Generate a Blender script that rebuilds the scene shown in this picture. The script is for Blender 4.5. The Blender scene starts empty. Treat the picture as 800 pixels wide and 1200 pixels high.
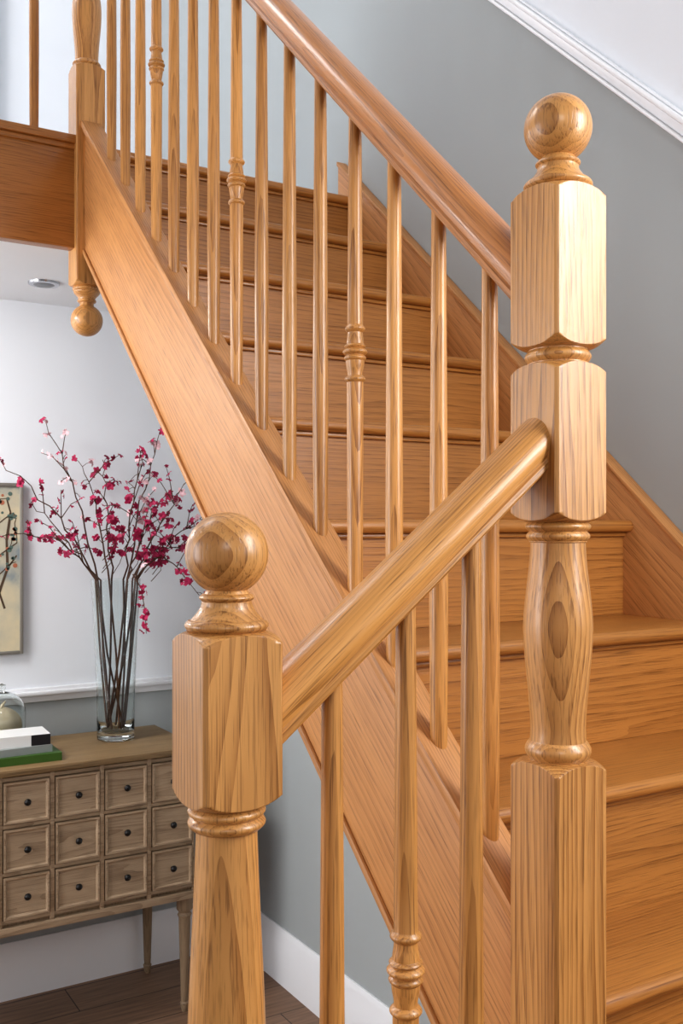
import bpy, bmesh, math, random
from mathutils import Vector, Matrix
random.seed(7)
E = 1.704            # eye height above hall floor
S = bpy.context.scene
COL = S.collection
R_, G_ = 0.213, 0.235   # rise, going
Y4 = 1.53
XB, Y0, XA = 0.86, 0.90, 0.413
YC = 2.85
XW = 1.72
YBACK = 3.65
ZL = E+5*R_          # landing level
SLOPE = math.atan(0.8875)
def nz(k): return E+0.010+0.211*(k-4)   # tread heights

def srgb(r,g,b):
    f=lambda c:(c/255/12.92 if c/255<=0.04045 else ((c/255+0.055)/1.055)**2.4)
    return (f(r),f(g),f(b),1)

# ---------------- materials ----------------
def new_mat(name):
    m=bpy.data.materials.new(name); m.use_nodes=True
    nt=m.node_tree; b=nt.nodes['Principled BSDF']
    return m,nt,b
def plain(name,col,rough=0.5,metal=0,noise=0.0,nscale=8,bump=0,coat=0):
    m,nt,b=new_mat(name)
    b.inputs['Roughness'].default_value=rough
    b.inputs['Metallic'].default_value=metal
    b.inputs['Coat Weight'].default_value=coat
    b.inputs['Base Color'].default_value=col
    if noise>0 or bump>0:
        tc=nt.nodes.new('ShaderNodeTexCoord'); n=nt.nodes.new('ShaderNodeTexNoise')
        n.inputs['Scale'].default_value=nscale; n.inputs['Detail'].default_value=5
        nt.links.new(tc.outputs['Object'],n.inputs['Vector'])
        mx=nt.nodes.new('ShaderNodeMix'); mx.data_type='RGBA'
        mx.inputs[6].default_value=tuple(c*(1-noise) for c in col[:3])+(1,)
        mx.inputs[7].default_value=tuple(min(1,c*(1+noise)) for c in col[:3])+(1,)
        nt.links.new(n.outputs['Fac'],mx.inputs[0]); nt.links.new(mx.outputs[2],b.inputs['Base Color'])
        if bump>0:
            n2=nt.nodes.new('ShaderNodeTexNoise'); n2.inputs['Scale'].default_value=250
            nt.links.new(tc.outputs['Object'],n2.inputs['Vector'])
            bp=nt.nodes.new('ShaderNodeBump'); bp.inputs['Strength'].default_value=bump; bp.inputs['Distance'].default_value=0.001
            nt.links.new(n2.outputs['Fac'],bp.inputs['Height']); nt.links.new(bp.outputs['Normal'],b.inputs['Normal'])
    return m

def wood(name,rot,light,dark,rough=0.37,coat=0.36,ring=62,ringamt=0.55,pore=0.58,wander=0.06,vary=0.14,pore_scale=480,broad=0.6):
    m,nt,b=new_mat(name); N=nt.nodes.new; L=nt.links.new
    tc=N('ShaderNodeTexCoord'); mp=N('ShaderNodeMapping'); mp.inputs['Rotation'].default_value=rot
    L(tc.outputs['Object'],mp.inputs['Vector'])
    geo=N('ShaderNodeNewGeometry')
    sc=N('ShaderNodeVectorMath'); sc.operation='SCALE'; sc.inputs[0].default_value=(0.55,0.9,9.3)
    L(geo.outputs['Random Per Island'],sc.inputs['Scale'])
    ad=N('ShaderNodeVectorMath'); ad.operation='ADD'; L(mp.outputs['Vector'],ad.inputs[0]); L(sc.outputs['Vector'],ad.inputs[1])
    st=N('ShaderNodeVectorMath'); st.operation='MULTIPLY'; st.inputs[1].default_value=(1,1,0.085); L(ad.outputs[0],st.inputs[0])
    wn=N('ShaderNodeTexNoise'); wn.inputs['Scale'].default_value=10; wn.inputs['Detail'].default_value=1.5; L(st.outputs[0],wn.inputs['Vector'])
    ws=N('ShaderNodeVectorMath'); ws.operation='SCALE'; ws.inputs['Scale'].default_value=wander; L(wn.outputs['Color'],ws.inputs[0])
    wa=N('ShaderNodeVectorMath'); wa.operation='ADD'; L(st.outputs[0],wa.inputs[0]); L(ws.outputs[0],wa.inputs[1])
    wv=N('ShaderNodeTexWave'); wv.wave_type='RINGS'; wv.rings_direction='Z'; wv.wave_profile='SAW'
    wv.inputs['Scale'].default_value=ring; wv.inputs['Distortion'].default_value=2.4
    wv.inputs['Detail'].default_value=3; wv.inputs['Detail Scale'].default_value=0.5
    L(wa.outputs[0],wv.inputs['Vector'])
    # fine open pores: long thin dashes
    s2=N('ShaderNodeVectorMath'); s2.operation='MULTIPLY'; s2.inputs[1].default_value=(1,1,0.026); L(ad.outputs[0],s2.inputs[0])
    pn=N('ShaderNodeTexNoise'); pn.inputs['Scale'].default_value=pore_scale; pn.inputs['Detail'].default_value=2; L(s2.outputs[0],pn.inputs['Vector'])
    pr=N('ShaderNodeMapRange'); pr.inputs[1].default_value=0.52; pr.inputs[2].default_value=0.64; L(pn.outputs['Fac'],pr.inputs[0])
    bn=N('ShaderNodeTexNoise'); bn.inputs['Scale'].default_value=18; bn.inputs['Detail'].default_value=4; L(st.outputs[0],bn.inputs['Vector'])
    rp=N('ShaderNodeMath'); rp.operation='POWER'; rp.inputs[1].default_value=1.8; L(wv.outputs['Fac'],rp.inputs[0])
    bmod=N('ShaderNodeMapRange'); bmod.inputs[1].default_value=.35; bmod.inputs[2].default_value=.65; bmod.inputs[3].default_value=.35*ringamt; bmod.inputs[4].default_value=1.25*ringamt; L(bn.outputs['Fac'],bmod.inputs[0])
    rm=N('ShaderNodeMath'); rm.operation='MULTIPLY'; L(rp.outputs[0],rm.inputs[0]); L(bmod.outputs[0],rm.inputs[1])
    bm=N('ShaderNodeMath'); bm.operation='MULTIPLY_ADD'; bm.inputs[1].default_value=broad; L(bn.outputs['Fac'],bm.inputs[0]); L(rm.outputs[0],bm.inputs[2])
    sb=N('ShaderNodeMath'); sb.operation='SUBTRACT'; sb.inputs[1].default_value=0.18; sb.use_clamp=True; L(bm.outputs[0],sb.inputs[0])
    mx=N('ShaderNodeMix'); mx.data_type='RGBA'; mx.inputs[6].default_value=light; mx.inputs[7].default_value=dark
    L(sb.outputs[0],mx.inputs[0])
    pm=N('ShaderNodeMath'); pm.operation='MULTIPLY'; L(pr.outputs[0],pm.inputs[0]); 
    pk=N('ShaderNodeMapRange'); pk.inputs[3].default_value=pore*0.4; pk.inputs[4].default_value=pore*1.15; L(rp.outputs[0],pk.inputs[0]); L(pk.outputs[0],pm.inputs[1])
    m2=N('ShaderNodeMix'); m2.data_type='RGBA'; m2.inputs[7].default_value=tuple(c*0.5 for c in dark[:3])+(1,)
    L(pm.outputs[0],m2.inputs[0]); L(mx.outputs[2],m2.inputs[6])
    vr=N('ShaderNodeMapRange'); vr.inputs[3].default_value=1-vary; vr.inputs[4].default_value=1+vary*0.6
    L(geo.outputs['Random Per Island'],vr.inputs[0])
    vm=N('ShaderNodeVectorMath'); vm.operation='SCALE'; L(m2.outputs[2],vm.inputs[0]); L(vr.outputs[0],vm.inputs['Scale'])
    L(vm.outputs[0],b.inputs['Base Color'])
    b.inputs['Roughness'].default_value=rough; b.inputs['Coat Weight'].default_value=coat; b.inputs['Coat Roughness'].default_value=0.22
    bp=N('ShaderNodeBump'); bp.inputs['Strength'].default_value=0.35; bp.inputs['Distance'].default_value=0.0005; bp.invert=True
    L(pr.outputs[0],bp.inputs['Height']); L(bp.outputs['Normal'],b.inputs['Normal'])
    return m
q=math.radians(90)
oak_z=wood('oak_vertical',(0,0,0),srgb(210,152,86),srgb(144,90,40),ring=75)
oak_newel=wood('oak_newel',(0,0,0),srgb(212,156,92),srgb(144,90,38),ring=44,vary=0.04,wander=0.075,ringamt=0.6,pore=0.6)
oak_y=wood('oak_slope_main',(q-SLOPE,0,0),srgb(200,143,88),srgb(152,98,52),ringamt=0.45,pore=0.5,ring=55,wander=0.035,broad=0.4,coat=0.08,rough=0.5)
oak_rail=wood('oak_rail_main',(q-math.atan(0.948),0,0),srgb(190,126,66),srgb(130,76,32),ringamt=0.5,ring=80,broad=0.5)
oak_rail2=wood('oak_rail_lower',(0,-(q-math.atan(0.79)),0),srgb(206,149,83),srgb(142,88,37),ringamt=0.5,ring=62)
oak_x=wood('oak_across',(0,-q,0),srgb(186,127,65),srgb(132,80,34),ringamt=0.45,vary=0.08,pore=0.5,ring=45,broad=0.45,coat=0.25)
oak_fascia=wood('oak_fascia',(0,-q,0),srgb(192,134,72),srgb(146,94,42),ringamt=0.4)
def floor_mat():
    m,nt,b=new_mat('floor_boards'); N=nt.nodes.new; L=nt.links.new
    tc=N('ShaderNodeTexCoord'); br=N('ShaderNodeTexBrick'); br.offset=0.37
    br.inputs['Scale'].default_value=1; br.inputs['Brick Width'].default_value=1.6; br.inputs['Row Height'].default_value=0.19
    br.inputs['Mortar Size'].default_value=0.002
    br.inputs['Color1'].default_value=srgb(146,116,94); br.inputs['Color2'].default_value=srgb(124,96,76); br.inputs['Mortar'].default_value=srgb(60,46,36)
    L(tc.outputs['Object'],br.inputs['Vector'])
    st=N('ShaderNodeVectorMath'); st.operation='MULTIPLY'; st.inputs[1].default_value=(0.08,1,1); L(tc.outputs['Object'],st.inputs[0])
    n=N('ShaderNodeTexNoise'); n.inputs['Scale'].default_value=60; n.inputs['Detail'].default_value=6; L(st.outputs[0],n.inputs['Vector'])
    mr=N('ShaderNodeMapRange'); mr.inputs[1].default_value=.3; mr.inputs[2].default_value=.7; mr.inputs[3].default_value=.68; mr.inputs[4].default_value=1.2; L(n.outputs['Fac'],mr.inputs[0])
    vm=N('ShaderNodeVectorMath'); vm.operation='SCALE'; L(br.outputs['Color'],vm.inputs[0]); L(mr.outputs[0],vm.inputs['Scale'])
    L(vm.outputs[0],b.inputs['Base Color']); b.inputs['Roughness'].default_value=0.5
    return m
M_floor=floor_mat()
M_grey=plain('paint_grey',srgb(171,176,177),0.75,noise=0.02,nscale=3,bump=0.05)
M_white=plain('paint_white',srgb(232,235,240),0.75,noise=0.01,nscale=3,bump=0.05)
M_trim=plain('trim_white_gloss',srgb(240,241,244),0.35,noise=0.01)
M_ceil=plain('ceiling_white',srgb(238,240,243),0.8,noise=0.01)
cabL,cabD=srgb(190,166,138),srgb(140,116,92)
M_cab=wood('limed_wood',(0,-q,0),cabL,cabD,rough=0.6,coat=0,ringamt=0.5,pore=0.5,vary=0.08)
M_cabz=wood('limed_wood_v',(0,0,0),srgb(162,140,114),srgb(118,98,76),rough=0.6,coat=0,ringamt=0.5,pore=0.4,vary=0.05)
M_cabtop=wood('cabinet_top_wood',(0,-q,0),srgb(162,134,96),srgb(112,88,58),rough=0.5,coat=0,ringamt=0.6)
M_black=plain('black_knob',srgb(20,18,18),0.3,noise=0.1)
M_branch=plain('bark',srgb(84,58,46),0.8,noise=0.3,nscale=60)
M_bl1=plain('petal_magenta',srgb(172,34,82),0.6,noise=0.35,nscale=40)
M_bl2=plain('petal_pink',srgb(238,198,204),0.6,noise=0.1,nscale=40)
M_chrome=plain('chrome',srgb(200,200,205),0.2,1,noise=0.02)
M_lens=plain('lamp_lens',srgb(120,122,126),0.3,noise=0.1)
m,nt,b=new_mat('clear_glass'); b.inputs['Transmission Weight'].default_value=1; b.inputs['Roughness'].default_value=0.0; b.inputs['IOR'].default_value=1.45
b.inputs['Base Color'].default_value=(0.95,0.985,0.98,1)
M_glass=m

# ---------------- mesh helpers ----------------
def finish(me,mat,smooth=35):
    if mat is not None:
        if isinstance(mat,(list,tuple)):
            for x in mat: me.materials.append(x)
        else: me.materials.append(mat)
    if smooth:
        for p in me.polygons: p.use_smooth=True
        me.set_sharp_from_angle(angle=math.radians(smooth))
def obj(name,me,parent=None):
    o=bpy.data.objects.new(name,me); COL.objects.link(o)
    if parent: o.parent=parent
    return o
def empty(name):
    return obj(name,None)
class MB:
    def __init__(s): s.v=[]; s.f=[]; s.mi=[]
    def add(s,v,f,mi=0):
        o=len(s.v); s.v+= [tuple(p) for p in v]; s.f+=[tuple(i+o for i in q_) for q_ in f]; s.mi+=[mi]*len(f)
    def box(s,x0,x1,y0,y1,z0,z1,mi=0):
        v=[(x,y,z) for x in (x0,x1) for y in (y0,y1) for z in (z0,z1)]
        s.add(v,[(0,1,3,2),(4,6,7,5),(0,4,5,1),(2,3,7,6),(0,2,6,4),(1,5,7,3)],mi)
    def prism(s,poly,axis,a,b_,mi=0):
        n=len(poly); v=[]
        for t in (a,b_):
            for p in poly:
                v.append((t,p[0],p[1]) if axis=='x' else ((p[0],t,p[1]) if axis=='y' else (p[0],p[1],t)))
        f=[tuple(range(n))[::-1],tuple(range(n,2*n))]+[(i,(i+1)%n,n+(i+1)%n,n+i) for i in range(n)]
        s.add(v,f,mi)
    def lathe(s,cx,cy,prof,n=96,hs=None,ch=0.003,mi=0):
        v=[]
        for (z,r) in prof:
            for i in range(n):
                a=2*math.pi*i/n; c,sn=abs(math.cos(a)),abs(math.sin(a))
                rr=max(r,1e-5)
                if hs: rr=min(rr,hs/max(c,sn),(2*hs-ch)/(c+sn))
                v.append((cx+rr*math.cos(a),cy+rr*math.sin(a),z))
        f=[]
        for k in range(len(prof)-1):
            for i in range(n):
                j=(i+1)%n; f.append((k*n+i,k*n+j,(k+1)*n+j,(k+1)*n+i))
        f.append(tuple(range(n))[::-1]); f.append(tuple((len(prof)-1)*n+i for i in range(n)))
        s.add(v,f,mi)
    def sweep(s,p0,p1,prof,mi=0):
        p0,p1=Vector(p0),Vector(p1); d=(p1-p0).normalized(); lat=d.cross(Vector((0,0,1))).normalized(); up=lat.cross(d).normalized()
        n=len(prof); v=[p+lat*a+up*c for p in (p0,p1) for a,c in prof]
        s.add(v,[tuple(range(n))[::-1],tuple(range(n,2*n))]+[(i,(i+1)%n,n+(i+1)%n,n+i) for i in range(n)],mi)
    def tube(s,pts,rads,n=6,mi=0):
        v=[];pts=[Vector(p) for p in pts]
        for k,p in enumerate(pts):
            d=(pts[min(k+1,len(pts)-1)]-pts[max(k-1,0)]).normalized()
            a=d.orthogonal().normalized() if k==0 else (a-d*a.dot(d)).normalized()
            b_=d.cross(a)
            for i in range(n):
                t=2*math.pi*i/n; v.append(p+(a*math.cos(t)+b_*math.sin(t))*rads[k])
        f=[(k*n+i,k*n+(i+1)%n,(k+1)*n+(i+1)%n,(k+1)*n+i) for k in range(len(pts)-1) for i in range(n)]
        f+= [tuple(range(n))[::-1],tuple((len(pts)-1)*n+i for i in range(n))]
        s.add(v,f,mi)
    def make(s,name,mat,parent=None,bevel=0,smooth=35,seg=2):
        me=bpy.data.meshes.new(name); me.from_pydata(s.v,[],s.f)
        for p,i in zip(me.polygons,s.mi): p.material_index=i
        bm=bmesh.new(); bm.from_mesh(me); bmesh.ops.recalc_face_normals(bm,faces=bm.faces)
        if bevel:
            es=[e for e in bm.edges if len(e.link_faces)==2 and e.calc_face_angle(0)>0.5]
            bmesh.ops.bevel(bm,geom=es,offset=bevel,segments=seg,affect='EDGES',profile=0.5,clamp_overlap=True)
        bm.to_mesh(me); bm.free()
        finish(me,mat,smooth)
        return obj(name,me,parent)

def arc_ring(z0,z1,r0,bulge,n=8):
    return [(z0+(z1-z0)*i/n, r0+bulge*math.sin(math.pi*i/n)) for i in range(n+1)]
def ease(z0,r0,z1,r1,n=10,p=1.0):
    out=[]
    for i in range(n+1):
        t=i/n; e=(1-math.cos(math.pi*t))/2
        out.append((z0+(z1-z0)*t, r0+(r1-r0)*(e*p+t*(1-p))))
    return out
HS=0.0425
RB=0.0415
stair=empty('staircase')
def finial(zb):
    P=[(zb,0.040)]
    P+=arc_ring(zb,zb+0.010,0.0385,0.0035)
    P+=[(zb+0.0105,0.036)]
    P+=[(zb+0.0105+0.018*i/8, 0.036-0.011*math.sin(math.pi/2*i/8)) for i in range(9)]
    P+=arc_ring(zb+0.029,zb+0.036,0.0245,0.003)
    P+=[(zb+0.0365,0.0225),(zb+0.040,0.0205)]
    c=zb+0.040+math.sqrt(RB**2-0.0205**2)
    a0=math.asin(-(c-zb-0.040)/RB)
    P+=[(c+RB*math.sin(a0+(math.pi/2-a0)*i/28), RB*math.cos(a0+(math.pi/2-a0)*i/28)) for i in range(1,29)]
    return P,c
CUT=0.0125
def shoulder_up(z):
    n=12; return [(z+CUT*(i/n)**1.5, 0.0415+0.0192*(i/n)) for i in range(n+1)]
def shoulder_dn(z):
    n=12; return [(z-CUT*((n-i)/n)**1.5, 0.0415+0.0192*((n-i)/n)) for i in range(n+1)]
def block(z0,z1,r0=0.039,r1=0.039):
    return [(z0,r0)]+shoulder_up(z0+0.001)+shoulder_dn(z1-0.001)+[(z1,r1)]
def newel(name,x,y,prof):
    b_=MB(); b_.lathe(x,y,prof,hs=HS,ch=0.0035,n=128)
    return b_.make(name,oak_newel,stair,smooth=28)

# ---- newel B (corner) ----
zt=E+0.412
P=[(0.0,0.09)]
P+=shoulder_dn(E-0.290)+[(E-0.289,0.037)]
P+=arc_ring(E-0.288,E-0.266,0.0355,0.005)
P+=[(E-0.265,0.0345),(E-0.258,0.034)]
P+=ease(E-0.257,0.0335,E-0.125,0.0425,16,0.7)[1:]
P+=ease(E-0.125,0.0425,E-0.022,0.0335,16,0.7)[1:]
P+=[(E-0.021,0.035)]+arc_ring(E-0.020,E-0.008,0.035,0.004)+arc_ring(E-0.0075,E+0.003,0.036,0.004)
P+=block(E+0.004,E+0.197)
P+=[(E+0.1975,0.036)]+arc_ring(E+0.199,E+0.214,0.036,0.0045)+[(E+0.2155,0.036)]
P+=block(E+0.216,zt)
F,c=finial(zt+0.001); P+=F
newel('newel_post',XB,Y0,P)

# ---- newel A (foot) ----
zt=E-0.106; zb=E-0.277
P=[(0.0,0.09)]
zk=E-1.12
P+=shoulder_dn(zk-0.001)+[(zk,0.037)]
P+=arc_ring(zk+0.001,zk+0.023,0.0355,0.005)
P+=ease(zk+0.03,0.0335,zk+0.20,0.042,16)
P+=ease(zk+0.20,0.042,E-0.52,0.0395,8)[1:]
P+=ease(E-0.52,0.0395,zb-0.026,0.0305,14,0.3)[1:]
P+=[(zb-0.0255,0.0335)]+arc_ring(zb-0.025,zb-0.013,0.0345,0.0045)+arc_ring(zb-0.0125,zb-0.002,0.035,0.004)
P+=block(zb,zt)
F,c=finial(zt+0.001); P+=F
newel('newel_post_foot',XA,Y0,P)

# ---- newel C (landing) with pendant drop ----
zb=E+0.695
P=[]
c=zb-0.097
RP_=0.046
P+=[(c-RP_*math.cos(math.pi*0.85*i/24), RP_*math.sin(math.pi*0.85*i/24)) for i in range(25)]
P+=[(zb-0.054,0.020),(zb-0.046,0.020)]+arc_ring(zb-0.045,zb-0.036,0.024,0.003)+ease(zb-0.035,0.024,zb-0.014,0.038,8)+arc_ring(zb-0.013,zb-0.001,0.037,0.004)
P+=block(zb,E+1.335)
P+=[(E+1.336,0.036)]+arc_ring(E+1.337,E+1.352,0.036,0.005)+[(E+1.353,0.033)]
P+=ease(E+1.353,0.033,E+1.50,0.042,12)[1:]+ease(E+1.50,0.042,E+1.60,0.033,12)[1:]
P+=arc_ring(E+1.601,E+1.62,0.035,0.005)
P+=block(E+1.621,E+2.22)
F,c=finial(E+2.221); P+=F
newel('newel_post_landing',XB,YC,P)

# ---- handrails ----
RP=[]
for i in range(0,25):
    a=math.pi*(-0.15+1.30*i/24)
    RP.append((0.031*math.cos(a),0.003+0.024*math.sin(a)))
RP+=[(-0.0260,-0.012),(-0.0285,-0.015),(-0.0285,-0.021),(-0.0255,-0.0245),(0.0255,-0.0245),(0.0285,-0.021),(0.0285,-0.015),(0.0260,-0.012)]
def railz(y): return E+0.352+0.948*(y-0.992)
hb=MB(); hb.sweep((XB,Y0+0.02,railz(Y0+0.02)),(XB,YC,railz(YC)),RP)
hb.make('handrail_main',oak_rail,stair)
RS=0.80
def rail2z(x): return E-0.178+RS*(x-0.476)
hb=MB(); hb.sweep((XA+0.01,Y0,rail2z(XA+0.01)),(XB-0.012,Y0,rail2z(XB-0.012)),RP)
hb.make('handrail_lower',oak_rail2,stair)
hb=MB(); hb.sweep((-1.6,YC,ZL+0.98),(XB,YC,ZL+0.98),RP)
hb.make('handrail_landing',oak_fascia,stair)

# ---- strings ----
def capz(y): return E-0.408+0.8875*(y-1.035)
ya,yb=Y0+0.03,YC-0.03
mb=MB()
mb.prism([(ya,capz(ya)-0.02),(yb,capz(yb)-0.02),(yb,capz(yb)-0.385),(ya,capz(ya)-0.385)],'x',XB-0.018,XB+0.018)
mb.make('outer_string',oak_y,stair,bevel=0.002)
mb=MB()
mb.prism([(ya,capz(ya)),(yb,capz(yb)),(yb,capz(yb)-0.022),(ya,capz(ya)-0.022)],'x',XB-0.031,XB+0.031)
mb.make('string_capping',oak_y,stair,bevel=0.004)
mb=MB()
for dz,t,w in ((-0.0225,0.012,0.025),(-0.370,0.018,0.025)):
    mb.prism([(ya,capz(ya)+dz),(yb,capz(yb)+dz),(yb,capz(yb)+dz-t),(ya,capz(ya)+dz-t)],'x',XB-w,XB-0.017)
mb.make('string_bead',oak_y,stair,bevel=0.003)
def wsz(y): return E-0.045+0.8875*(y-1.403)
mb=MB(); y1=2.80
mb.prism([(0.90,wsz(0.90)),(y1,wsz(y1)),(y1,ZL-0.3),(2.7,ZL-0.32),(0.90,wsz(0.90)-0.36)],'x',1.688,XW)
mb.make('wall_string',oak_y,stair,bevel=0.003)
mb=MB()
mb.prism([(0.90,wsz(0.90)+0.012),(y1,wsz(y1)+0.012),(y1,wsz(y1)-0.004),(0.90,wsz(0.90)-0.004)],'x',1.682,XW)
mb.make('wall_string_cap',oak_y,stair,bevel=0.003)
def noseprof(yf,zt,back,t=0.026):
    r=t/2; pts=[(yf+r-r*math.sin(math.pi*i/8), zt-r+r*math.cos(math.pi*i/8)) for i in range(9)]
    return pts+[(back,zt-t),(back,zt)]
tr=MB(); rs=MB(); sc=MB()
ys={k:Y4+G_*(k-4) for k in range(1,10)}
ys[1]=Y4-3*G_+0.095; ys[2]=Y4-2*G_+0.035; ys[3]=Y4-G_+0.01
for k in range(1,10):
    yf=ys[k]; z=nz(k); zprev=nz(k-1)
    back=(ys[k+1]+0.035) if k<9 else yf+0.14
    tr.prism(noseprof(yf,z,back),'x',XB+0.016,1.69)
    rs.box(XB+0.016,1.69,yf+0.030,yf+0.046,zprev+0.0005,z-0.0262)
    sc.box(XB+0.018,1.688,yf+0.020,yf+0.0299,z-0.036,z-0.0263)
tr.make('treads',oak_x,stair); rs.make('risers',oak_x,stair)
sc.make('scotia',oak_x,stair,bevel=0.003)
mb=MB(); mb.prism([(ya+.05,capz(ya+.05)-0.36),(yb,capz(yb)-0.36),(yb,capz(yb)-0.375),(ya+.05,capz(ya+.05)-0.375)],'x',XB+0.018,1.688)
mb.make('soffit',M_white,stair)
zq=nz(0)
mb=MB()
mb.box(XB-0.05,XW-0.005,0.04,ys[1]+0.03,zq-0.026,zq)
mb.make('quarter_landing_deck',oak_x,stair,bevel=0.006)
mb=MB()
rq=zq/4
mb.box(XB-0.03,XB-0.012,0.06,Y0-0.045,zq-rq,zq-0.027)
mb.box(XB+0.045,XW-0.005,ys[1]+0.0,ys[1]+0.018,0.0,zq-0.03)
for j in (1,2,3):
    xf=XB-0.05-G_*j; z=zq-rq*j
    mb.box(xf,xf+G_+0.02,0.06,Y0-0.02 if j<3 else Y0-0.05,z-0.026,z)
    mb.box(xf+0.02,xf+0.036,0.06,Y0-0.02 if j<3 else Y0-0.05,z-rq,z-0.027)
mb.make('lower_flight_steps',oak_x,stair,bevel=0.003)
def cap2(x): return rail2z(x)-0.85
mb=MB(); xa,xb=XA+0.03,XB-0.03
mb.prism([(xa,cap2(xa)-0.02),(xb,cap2(xb)-0.02),(xb,cap2(xb)-0.37),(xa,cap2(xa)-0.37)],'y',Y0-0.018,Y0+0.018)
mb.prism([(xa,cap2(xa)),(xb,cap2(xb)),(xb,cap2(xb)-0.02),(xa,cap2(xa)-0.02)],'y',Y0-0.031,Y0+0.031)
mb.make('lower_string',oak_rail2,stair,bevel=0.002)

# ---- landing ----
mb=MB()
mb.box(-1.6,XB-0.04,YC-0.02,YC+0.02,E+0.80,ZL+0.034)
mb.make('landing_fascia',oak_fascia,stair,bevel=0.002)
mb=MB(); mb.box(-1.6,XB-0.03,YC-0.034,YC+0.036,ZL+0.034,ZL+0.058); mb.box(-1.6,XB-0.04,YC-0.026,YC-0.0205,ZL+0.018,ZL+0.0335)
mb.make('landing_capping',oak_fascia,stair,bevel=0.004)

# ---- balusters ----
bl=MB()
def baluster(x,y,z0,z1,turned,g=1.0):
    L=z1-z0; P=[]
    r0,rm,r1=0.0125*g,0.0140*g,0.0105*g
    if not turned:
        n=14
        for i in range(n+1):
            t=i/n
            r=r0+(rm-r0)*min(1,t/0.3) if t<0.3 else rm+(r1-rm)*(t-0.3)/0.7
            P.append((z0+L*t,r))
        bl.lathe(x,y,P,n=20)
    else:
        zm=z0+L*0.50; k=0.048
        for i in range(9):
            z=z0+(zm-k-z0)*i/8; P.append((z,0.0125+0.0015*(i/8)))
        P+= arc_ring(zm-k+0.001,zm-k+0.011,0.0140,0.0035,6)
        P+= [(zm-k+0.012,0.0125)]+ease(zm-k+0.012,0.0125,zm-0.012,0.0155,6)[1:]
        P+= arc_ring(zm-0.0115,zm-0.003,0.0155,0.003,6)+arc_ring(zm-0.0025,zm+0.0085,0.0155,0.005,8)+arc_ring(zm+0.009,zm+0.015,0.0150,0.003,6)
        P+= ease(zm+0.0155,0.0145,zm+k-0.013,0.0125,6)
        P+= arc_ring(zm+k-0.012,zm+k-0.002,0.0135,0.0035,6)
        for i in range(9):
            z=zm+k+(z1-zm-k)*i/8; P.append((z,0.0130-0.0025*i/8))
        P=[(a,r*g) for a,r in P]
        bl.lathe(x,y,P,n=24)
for i in range(15):
    y=1.030+0.1138*i
    if y>YC-0.06: break
    baluster(XB,y,capz(y)-0.012,railz(y)-0.028,i%4==3)
for i,x in enumerate((0.5355,0.631,0.724)):
    baluster(x,Y0,cap2(x)-0.012,rail2z(x)-0.028,i==1,1.06)
x=0.708; i=0
while x>-1.5:
    baluster(x,YC,ZL+0.055,ZL+0.955,i%4==2); x-=0.122; i+=1
bl.make('balusters',oak_z,stair,smooth=40)

# ---------------- room shell ----------------
ZT=E+3.3
def dado(y): return E+0.805+0.93*(y-1.403)
mb=MB()
ycut=1.403+(ZT-E-0.805)/0.93
poly_lo=[(-2.2,0),(4.6,0),(4.6,ZT),(ycut,ZT),(0.4,dado(0.4)),(-2.2,dado(0.4))]
poly_hi=[(-2.2,dado(0.4)),(0.4,dado(0.4)),(ycut,ZT),(-2.2,ZT)]
mb.prism(poly_lo,'x',XW,XW+0.12,0); mb.prism(poly_hi,'x',XW,XW+0.12,1)
mb.make('wall_right',[M_grey,M_white],smooth=0)
mb=MB()
for a,bz,w in ((0.0,0.012,0.020),(0.012,0.040,0.012),(0.040,0.056,0.026),(0.056,0.064,0.016)):
    mb.prism([(0.4,dado(0.4)+a),(ycut-0.06,dado(ycut-0.06)+a),(ycut-0.06,dado(ycut-0.06)+bz),(0.4,dado(0.4)+bz)],'x',XW-w,XW+0.001)
    mb.box(XW-w,XW+0.001,-2.2,0.4,dado(0.4)+a,dado(0.4)+bz)
mb.make('trim_1',M_trim,bevel=0.003)
mb=MB()
zd=E-0.634
mb.box(-3.2,XW,YBACK,YBACK+0.1,0,zd,0); mb.box(-3.2,XW,YBACK,YBACK+0.1,zd,E+0.81,1)
mb.make('wall_back',[M_grey,M_white],smooth=0)
mb=MB()
mb.box(-3.2,XW-0.001,YBACK-0.012,YBACK+0.001,zd-0.012,zd+0.04); mb.box(-3.2,XW-0.001,YBACK-0.026,YBACK+0.001,zd+0.012,zd+0.028)
mb.make('trim_2',M_trim,bevel=0.004)
mb=MB()
mb.prism([(YBACK,0),(YBACK-0.02,0),(YBACK-0.02,0.15),(YBACK-0.014,0.165),(YBACK-0.014,0.18),(YBACK-0.006,0.20),(YBACK,0.20)],'x',-3.2,XW)
mb.make('baseboard_back',M_trim)
mb=MB()
mb.prism([(XW,0),(XW-0.02,0),(XW-0.02,0.15),(XW-0.014,0.165),(XW-0.014,0.18),(XW-0.006,0.20),(XW,0.20)],'y',1.0,YBACK-0.02)
mb.make('baseboard_right',M_trim)
mb=MB(); mb.box(-3.3,XW+0.12,-2.2,4.6,-0.1,0.0); mb.make('floor',M_floor,smooth=0)
mb=MB(); mb.box(-3.2,XW,YC+0.022,4.6,E+0.81,ZL-0.001)
mb.box(XB+0.045,XW,ys[9]+0.050,YC+0.021,E+0.83,ZL-0.03)
mb.make('ceiling_hall',M_ceil,smooth=0)
mb=MB(); mb.box(-3.2,XW,4.6,4.7,E+0.81,ZT); mb.make('wall_upstairs',M_white,smooth=0)
mb=MB(); mb.box(-3.3,XW+0.12,-2.2,4.7,ZT,ZT+0.1); mb.make('ceiling_upper',M_ceil,smooth=0)
mb=MB(); mb.box(-3.3,-3.2,-2.2,4.7,0,ZT); mb.make('wall_left',M_white,smooth=0)
door=empty('door_1')
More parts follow.
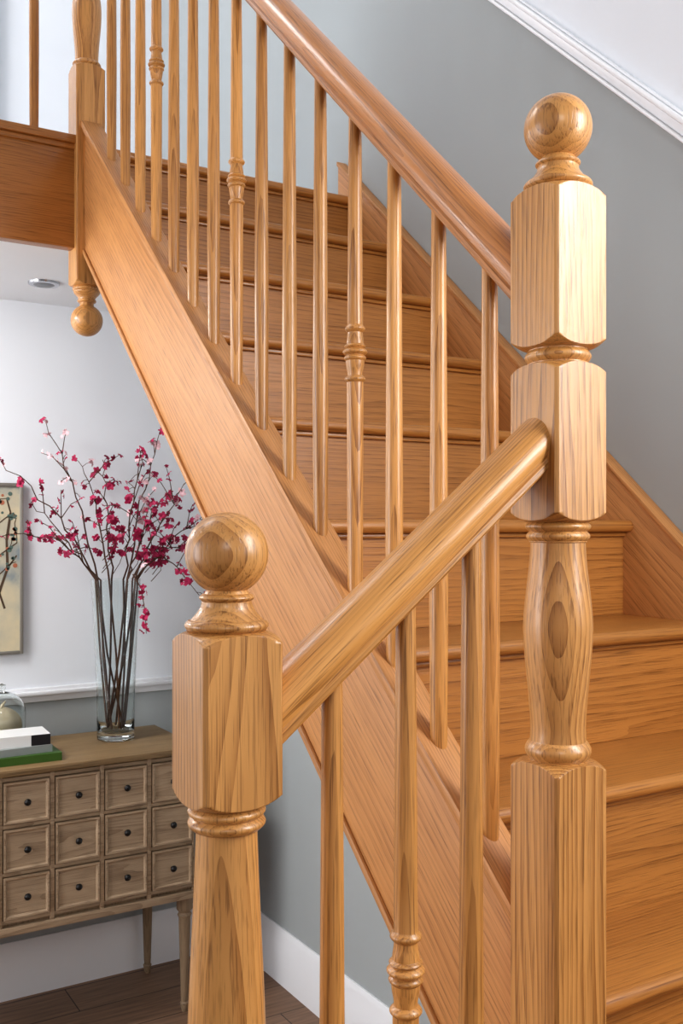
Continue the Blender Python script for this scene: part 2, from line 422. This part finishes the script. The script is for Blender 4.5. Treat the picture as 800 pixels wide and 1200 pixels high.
mb=MB(); mb.box(0.16,0.88,4.56,4.599,ZL,ZL+2.0)
mb.box(0.24,0.80,4.545,4.56,ZL+0.9,ZL+1.9);mb.box(0.24,0.80,4.545,4.56,ZL+0.12,ZL+0.8)
mb.make('leaf',M_trim,door,bevel=0.006)
mb=MB()
for a,b2 in ((0.06,0.155),(0.885,0.98)):
    mb.box(a,b2,4.55,4.599,ZL,ZL+2.1); mb.box(a+0.02,b2-0.02,4.535,4.55,ZL,ZL+2.1)
mb.box(0.155,0.885,4.55,4.599,ZL+2.005,ZL+2.1)
mb.make('architrave',M_trim,door,bevel=0.004)
dl=MB(); dl.lathe(0.86,3.33,[(E+0.802,0.040),(E+0.803,0.050),(E+0.8095,0.052)],n=32,mi=0); dl.lathe(0.86,3.33,[(E+0.7995,0.028),(E+0.8025,0.036)],n=24,mi=1)
dl.make('recessed_downlight',[M_chrome,M_lens])

# ---------------- cabinet ----------------
cab=empty('apothecary_cabinet')
cx0,cx1,cy0,cy1=0.035,1.345,3.20,3.625
ct=E-0.772; cbm=E-1.295
mb=MB()
mb.box(cx0-0.015,cx1+0.015,cy0-0.018,cy1,ct-0.022,ct)
mb.make('top',M_cabtop,cab,bevel=0.004)
mb=MB()
mb.box(cx0,cx1,cy0+0.012,cy1-0.005,cbm,ct-0.0225)
mb.make('carcass',M_cabz,cab,bevel=0.002)
pw=(cx1-cx0)/8; ph=0.150; zt0=ct-0.034
fr=MB()
for i in range(9):
    x=cx0+pw*i; fr.box(x-0.007 if i else x,x+0.007 if i<8 else x,cy0,cy0+0.014,cbm,ct-0.023)
for j in range(4):
    z=zt0-ph*j; 
    fr.box(cx0,cx1,cy0+0.002,cy0+0.014,z-0.006,z+0.006)
fr.box(cx0,cx1,cy0-0.006,cy0+0.014,cbm-0.004,cbm+0.022)
fr.make('face_frame',M_cab,cab,bevel=0.001)
dr=MB(); kn=MB()
for i in range(8):
    for j in range(3):
        x0=cx0+pw*i+0.0105; x1=cx0+pw*(i+1)-0.0105; z1=zt0-ph*j-0.0095; z0=zt0-ph*(j+1)+0.0095
        yf=cy0-0.006; yb_=cy0+0.010
        v=[(x0,yb_,z0),(x1,yb_,z0),(x1,yb_,z1),(x0,yb_,z1),(x0,yf,z0),(x1,yf,z0),(x1,yf,z1),(x0,yf,z1)]
        a=0.006; v+=[(x0+a,yf,z0+a),(x1-a,yf,z0+a),(x1-a,yf,z1-a),(x0+a,yf,z1-a)]
        a=0.011; y2=yf+0.006; v+=[(x0+a,y2,z0+a),(x1-a,y2,z0+a),(x1-a,y2,z1-a),(x0+a,y2,z1-a)]
        f=[(3,2,1,0)]
        for o in (0,4,8): f+=[(o+k,o+(k+1)%4,o+4+(k+1)%4,o+4+k) for k in range(4)]
        f.append((12,13,14,15)); dr.add(v,f)
        cxx,czz=(x0+x1)/2,(z0+z1)/2
        prof=[(0,0.005),(0.008,0.004),(0.011,0.009),(0.016,0.0115),(0.021,0.0090),(0.024,0.0035),(0.0245,0.0)]
        n=12; vv=[]
        for (t,r) in prof:
            for q2 in range(n):
                an=2*math.pi*q2/n; vv.append((cxx+max(r,1e-5)*math.cos(an),y2-t,czz+max(r,1e-5)*math.sin(an)))
        ff=[(k*n+q2,k*n+(q2+1)%n,(k+1)*n+(q2+1)%n,(k+1)*n+q2) for k in range(len(prof)-1) for q2 in range(n)]
        kn.add(vv,ff)
dr.make('drawers',M_cab,cab,smooth=25); kn.make('knobs',M_black,cab,smooth=60)
lg=MB()
for x in (cx0+0.03,cx1-0.03):
    for y in (cy0+0.035,cy1-0.04):
        xx=x+(0.008 if (y<3.4 and x>1) else 0)
        lg.lathe(xx,y,[(0,0.010),(0.03,0.016),(0.035,0.012),(0.05,0.013),(cbm-0.08,0.021),(cbm-0.07,0.025),(cbm-0.06,0.021),(cbm-0.05,0.028),(cbm,0.028)],n=16)
lg.make('legs',M_cabz,cab)

# ---------------- vase with blossom ----------------
vx,vy=1.15,3.46
fv=empty('vase_of_blossom_branches')
mb=MB()
H=0.575
outer=[(0.0,0.060),(0.004,0.066),(0.03,0.0665)]+[(0.03+(H-0.03)*i/12,0.0665+0.022*(i/12)**1.6) for i in range(1,13)]
inner=[(H,0.0840)]+[(0.035+(H-0.035)*i/12,0.0620+0.022*(i/12)**1.6) for i in range(11,-1,-1)]+[(0.028,0.055),(0.026,0.0)]
mb.lathe(vx,vy,[(ct+0.0005+z,r) for z,r in outer+inner],n=48)
mb.make('glass_vase',M_glass,fv,smooth=50)
br=MB(); petals=MB()
mouth=Vector((vx,vy,ct+H))
def blossom(p,s,mi):
    nrm=Vector((random.uniform(-1,1),random.uniform(-1.2,0.3),random.uniform(-.6,1))).normalized()
    a=nrm.orthogonal().normalized(); b_=nrm.cross(a)
    for k in range(5):
        t=2*math.pi*k/5+random.uniform(-.2,.2); d=(a*math.cos(t)+b_*math.sin(t)); sd=nrm.cross(d)
        l=s*random.uniform(.8,1.15); w=l*0.42
        c0=p; c1=p+d*l*0.5+nrm*l*0.25; c2=p+d*l+nrm*l*0.15*random.uniform(-1,2)
        v=[c0-sd*w*.2,c0+sd*w*.2,c1+sd*w+nrm*l*.12,c1,c1-sd*w+nrm*l*.12,c2+sd*w*.5,c2-sd*w*.5]
        petals.add(v,[(0,1,2,3),(0,3,4),(3,2,5,6),(3,6,4)],mi)
J=lambda s: Vector((random.uniform(-1,1),random.uniform(-1,1),random.uniform(-1,1)))*s
targets=[(-0.44,-0.12,0.16),(-0.42,-0.02,0.42),(-0.24,0.05,0.57),(-0.15,-0.10,0.40),(-0.02,0.08,0.44),(0.08,-0.06,0.46),(0.17,0.0,0.54),
 (0.31,-0.04,0.22),(0.31,0.05,0.08),(0.12,-0.1,0.28),(0.22,-0.12,0.34),(-0.30,0.03,0.27),(0.27,-0.10,-0.06)]
for ti,(dx,dy,dz) in enumerate(targets):
    th=random.uniform(0,6.28)
    foot=Vector((vx+0.03*math.cos(th),vy+0.03*math.sin(th),ct+0.035))
    rim=mouth+Vector((max(-.07,min(.07,dx*0.25)),max(-.05,min(.05,dy*0.4)),0))
    end=mouth+Vector((dx,dy,dz))
    droop=dz<0.2
    pts=[foot,(foot+rim)/2+Vector((random.uniform(-.01,.01),random.uniform(-.01,.01),0)),rim]
    n=11
    mid=rim+Vector((dx*0.32,dy*0.4,max(dz,0.12)*0.62+ (0.10 if droop else 0)))
    for i in range(1,n+1):
        t=i/n; p=rim*(1-t)**2+mid*2*t*(1-t)+end*t*t+J(0.009)
        pts.append(p)
    rr=[0.0036,0.0036,0.0034]+[0.0033-0.0022*i/n for i in range(1,n+1)]
    br.tube(pts,rr)
    pale = ti in (6,2)
    for i in range(5,len(pts)):
        for s_ in range(2 if dx<-.1 else 3):
            if random.random()<0.20+0.033*i:
                p=pts[i].lerp(pts[i-1],random.random())
                off=Vector((random.uniform(-1,1),random.uniform(-1,1),random.uniform(-.7,1)))*0.035
                q_=p+off*random.uniform(.3,1.5)
                br.tube([p,(p+q_)/2+Vector((0,0,.004)),q_],[0.0015,0.0012,0.001],n=4)
                mi=1 if (pale and random.random()<0.75) or random.random()<0.08 else 0
                sz=random.uniform(0.010,0.019) if dx>-0.1 else random.uniform(0.008,0.016)
                blossom(q_,sz,mi)
                if random.random()<0.6: blossom(q_+J(0.011),sz*0.8,mi)
    for s_ in range(4):
        i=random.randint(5,11); p=pts[i]; q_=p+Vector((random.uniform(-.11,.11),random.uniform(-.06,.06),random.uniform(-.02,.13)))
        m_=(p+q_)/2+Vector((0,0,.015)); br.tube([p,m_,q_],[0.002,0.0015,0.001],n=5)
        for w in range(3):
            c_=m_.lerp(q_,w/2)+J(.008); blossom(c_,random.uniform(.007,.014),1 if pale else 0)
p0=mouth+Vector((0.04,-0.07,0.02)); pts=[p0,p0+Vector((.02,-.03,-.05)),p0+Vector((.03,-.04,-.13)),p0+Vector((.035,-.04,-.21))]
br.tube(pts,[.003,.002,.0016,.001],n=5)
for i in range(14): blossom(pts[1].lerp(pts[3],random.random())+J(.02),random.uniform(.009,.015),0)
for i in range(16):
    p=mouth+Vector((random.uniform(-.03,.18),random.uniform(-.1,.0),random.uniform(.05,.27)))
    for w in range(3): blossom(p+J(.012),random.uniform(.011,.019),0)
    br.tube([p,p+Vector((random.uniform(-.01,.01),0.01,-.03)),p+Vector((-.03,0.02,-.07))],[.001,.0012,.0015],n=4)
br.make('branches',M_branch,fv,smooth=60); petals.make('blossoms',[M_bl1,M_bl2],fv,smooth=80)

# ---------------- books, cloche, picture ----------------
M_green=plain('book_green',srgb(66,100,38),0.5,noise=0.1); M_page=plain('book_pages',srgb(236,232,222),0.8,noise=0.05,nscale=200)
M_white2=plain('book_grey',srgb(150,156,154),0.4,noise=0.02); M_dark=plain('book_dark',srgb(34,34,38),0.4,noise=0.1)
M_light=plain('book_white',srgb(228,228,226),0.4,noise=0.02)
def book(name,cx,cy,z,w,d,h,rot,mc,ms=None):
    mb=MB()
    mb.box(-w/2,w/2,-d/2,d/2,0,0.0025,0); mb.box(-w/2,w/2,-d/2,d/2,h-0.0025,h,0); mb.box(-w/2,w/2,-d/2,-d/2+0.004,0.0026,h-0.0026,0)
    if ms: mb.box(w*0.18,w/2,-d/2-0.0008,-d/2+0.001,0.001,h-0.001,2)
    mb.box(-w/2+0.004,w/2-0.006,-d/2+0.0045,d/2-0.004,0.0027,h-0.0027,1)
    o=mb.make(name,[mc,M_page]+([ms] if ms else []),None,smooth=0); o.location=(cx,cy,z); o.rotation_euler=(0,0,rot); return o
bk=empty('stack_of_books')
for o in (book('green_book',0.775,3.32,ct+0.0005,0.24,0.17,0.026,-0.02,M_green),book('grey_book',0.755,3.325,ct+0.0270,0.22,0.15,0.024,0.04,M_white2),book('white_book',0.770,3.325,ct+0.0515,0.19,0.13,0.036,-0.05,M_light,M_dark)):
    o.parent=bk
cl=empty('glass_cloche')
gx,gy=0.765,3.52
mb=MB(); mb.lathe(gx,gy,[(ct+0.0005,0.083),(ct+0.012,0.088),(ct+0.018,0.082)],n=32); mb.make('base',M_cabtop,cl)
mb=MB()
pr=[(ct+0.019,0.078),(ct+0.12,0.080)]+[(ct+0.12+0.075*math.sin(math.pi/2*i/8),0.080*math.cos(math.pi/2*i/8)) for i in range(1,8)]+[(ct+0.198,0.008),(ct+0.205,0.013),(ct+0.217,0.013),(ct+0.223,0.001)]
pi_=[(z-0.002,r-0.0025) for z,r in pr[:9]][::-1]
mb.lathe(gx,gy,pr+[(ct+0.19,0.001)]+pi_,n=32); mb.make('dome',M_glass,cl,smooth=50)
mb=MB(); n=32; v=[]
for k in range(13):
    t=math.pi*k/12
    for i in range(n):
        a=2*math.pi*i/n; r=(0.064+0.004*abs(math.sin(4*a)))*math.sin(t)+1e-5
        v.append((gx+r*math.cos(a),gy+r*math.sin(a),ct+0.080-0.061*math.cos(t)))
mb.add(v,[(k*n+i,k*n+(i+1)%n,(k+1)*n+(i+1)%n,(k+1)*n+i) for k in range(12) for i in range(n)])
mb.tube([(gx,gy,ct+0.138),(gx+.004,gy,ct+0.152),(gx+.012,gy,ct+.160)],[.007,.005,.004],n=8)
mb.make('gourd',plain('gourd_cream',srgb(206,190,160),0.6,noise=0.15,nscale=20),cl,smooth=60)

pic=empty('framed_picture')
m,nt,b=new_mat('print_ground'); N=nt.nodes.new; L=nt.links.new
tc=N('ShaderNodeTexCoord'); n1=N('ShaderNodeTexNoise'); n1.inputs['Scale'].default_value=7; n1.inputs['Detail'].default_value=5; L(tc.outputs['Object'],n1.inputs['Vector'])
cr=N('ShaderNodeValToRGB'); L(n1.outputs['Fac'],cr.inputs[0]); e=cr.color_ramp.elements
e[0].position=.32; e[0].color=srgb(120,136,146); e[1].position=.66; e[1].color=srgb(214,200,168); x=e.new(.48); x.color=srgb(190,184,164)
L(cr.outputs[0],b.inputs['Base Color']); b.inputs['Roughness'].default_value=0.6
mb=MB(); mb.box(0.36,0.855,YBACK-0.014,YBACK-0.002,E-0.455,E+0.14); mb.make('canvas',m,pic,smooth=0)
# painted blossom branch on the print (flat relief, a millimetre proud)
rr_=random.Random(3)
pb=MB()
def stroke(x0,z0,ang,ln,w,depth):
    px,pz=x0,z0
    for s_ in range(5):
        a2=ang+rr_.uniform(-.35,.35); qx,qz=px+ln/5*math.cos(a2),pz+ln/5*math.sin(a2)
        if not(0.37<qx<0.845 and E-0.445<qz<E+0.13): return
        nx,nzz=-math.sin(a2)*w,math.cos(a2)*w; y=YBACK-0.0146
        pb.add([(px-nx,y,pz-nzz),(px+nx,y,pz+nzz),(qx+nx*.8,y,qz+nzz*.8),(qx-nx*.8,y,qz-nzz*.8)],[(0,1,2,3)],0)
        if depth>0 and s_>0: stroke(qx,qz,a2+rr_.choice((-1,1))*rr_.uniform(.5,1.0),ln*.55,w*.6,depth-1)
        if depth<2:
            for t in range(2):
                cx_,cz_=qx+rr_.uniform(-.02,.02),qz+rr_.uniform(-.02,.02)
                if 0.375<cx_<0.84 and E-0.44<cz_<E+0.125:
                    r=rr_.uniform(.004,.009); pb.add([(cx_+r*math.cos(k*math.pi/4),y-.0003,cz_+r*math.sin(k*math.pi/4)) for k in range(8)],[tuple(range(8))],rr_.choice((1,1,2)))
        px,pz=qx,qz
stroke(0.72,E-0.44,1.35,0.50,0.005,2); stroke(0.50,E-0.44,1.7,0.5,0.005,2); stroke(0.80,E-0.30,1.7,0.3,0.004,2)
pb.make('painted_branches',[plain('ink_brown',srgb(84,66,50),0.7,noise=.1),plain('leaf_teal',srgb(92,112,104),0.7,noise=.1),plain('petal_rust',srgb(176,110,84),0.7,noise=.1)],pic,smooth=0)
mb=MB(); x0,x1,z0,z1=0.35,0.864,E-0.465,E+0.15
for bx in ((x0,x0+.012,z0,z1),(x1-.012,x1,z0,z1),(x0+.012,x1-.012,z0,z0+.012),(x0+.012,x1-.012,z1-.012,z1)):
    mb.box(bx[0],bx[1],YBACK-0.022,YBACK-0.001,bx[2],bx[3])
mb.make('frame',plain('frame_pewter',srgb(150,146,138),0.4,0.3,noise=0.05),pic,bevel=0.002)

# ---------------- lights ----------------
def area(name,loc,target,sx,sy,power,col):
    l=bpy.data.lights.new(name,'AREA'); l.shape='RECTANGLE'; l.size=sx; l.size_y=sy; l.energy=power; l.color=col
    o=bpy.data.objects.new(name,l); COL.objects.link(o); o.location=loc
    o.rotation_euler=(Vector(target)-Vector(loc)).to_track_quat('-Z','Y').to_euler(); return o
area('window_daylight_right',(1.62,-0.12,E+0.60),(0.75,0.9,E+0.1),0.6,1.1,33,(0.96,0.98,1))
area('hall_fill_left',(-2.4,2.4,E+0.1),(1.2,3.6,E-0.7),1.6,1.8,54,(0.97,0.98,1))  # added soft fill from the left for the lower back wall, no window there
area('hall_fill_front',(-0.9,-1.9,E+1.3),(0.9,1.6,E),0.8,0.8,17,(1,0.98,0.95))  # unseen frontal fill added behind the camera, to its left
area('landing_area_light',(-0.4,3.6,ZT-0.1),(0.7,4.2,E+1.6),1.4,1.4,64,(0.97,0.98,1))  # unseen area light over the landing, below the closed upper ceiling
area('back_wall_fill',(-0.2,3.0,E+0.75),(0.5,3.4,0),0.5,0.3,20,(1,0.98,0.96))  # unseen light added below the landing level to brighten the back wall
w=bpy.data.worlds.new('World'); S.world=w; w.use_nodes=True
w.node_tree.nodes['Background'].inputs[0].default_value=(0.95,0.97,1,1); w.node_tree.nodes['Background'].inputs[1].default_value=0.29

# ---------------- camera ----------------
cd=bpy.data.cameras.new('camera'); cam=bpy.data.objects.new('camera',cd); COL.objects.link(cam)
cam.location=(0,0,E); cam.rotation_euler=(math.radians(90),0,-math.radians(31.3))
cd.sensor_width=36; cd.sensor_fit='AUTO'; cd.lens=1153/1200*36; cd.shift_y=15/1200; cd.clip_start=0.02
S.camera=cam
S.view_settings.view_transform='Standard'
try: S.view_settings.look='Medium High Contrast'
except Exception as ex: print('look',ex)
S.view_settings.exposure=0.08
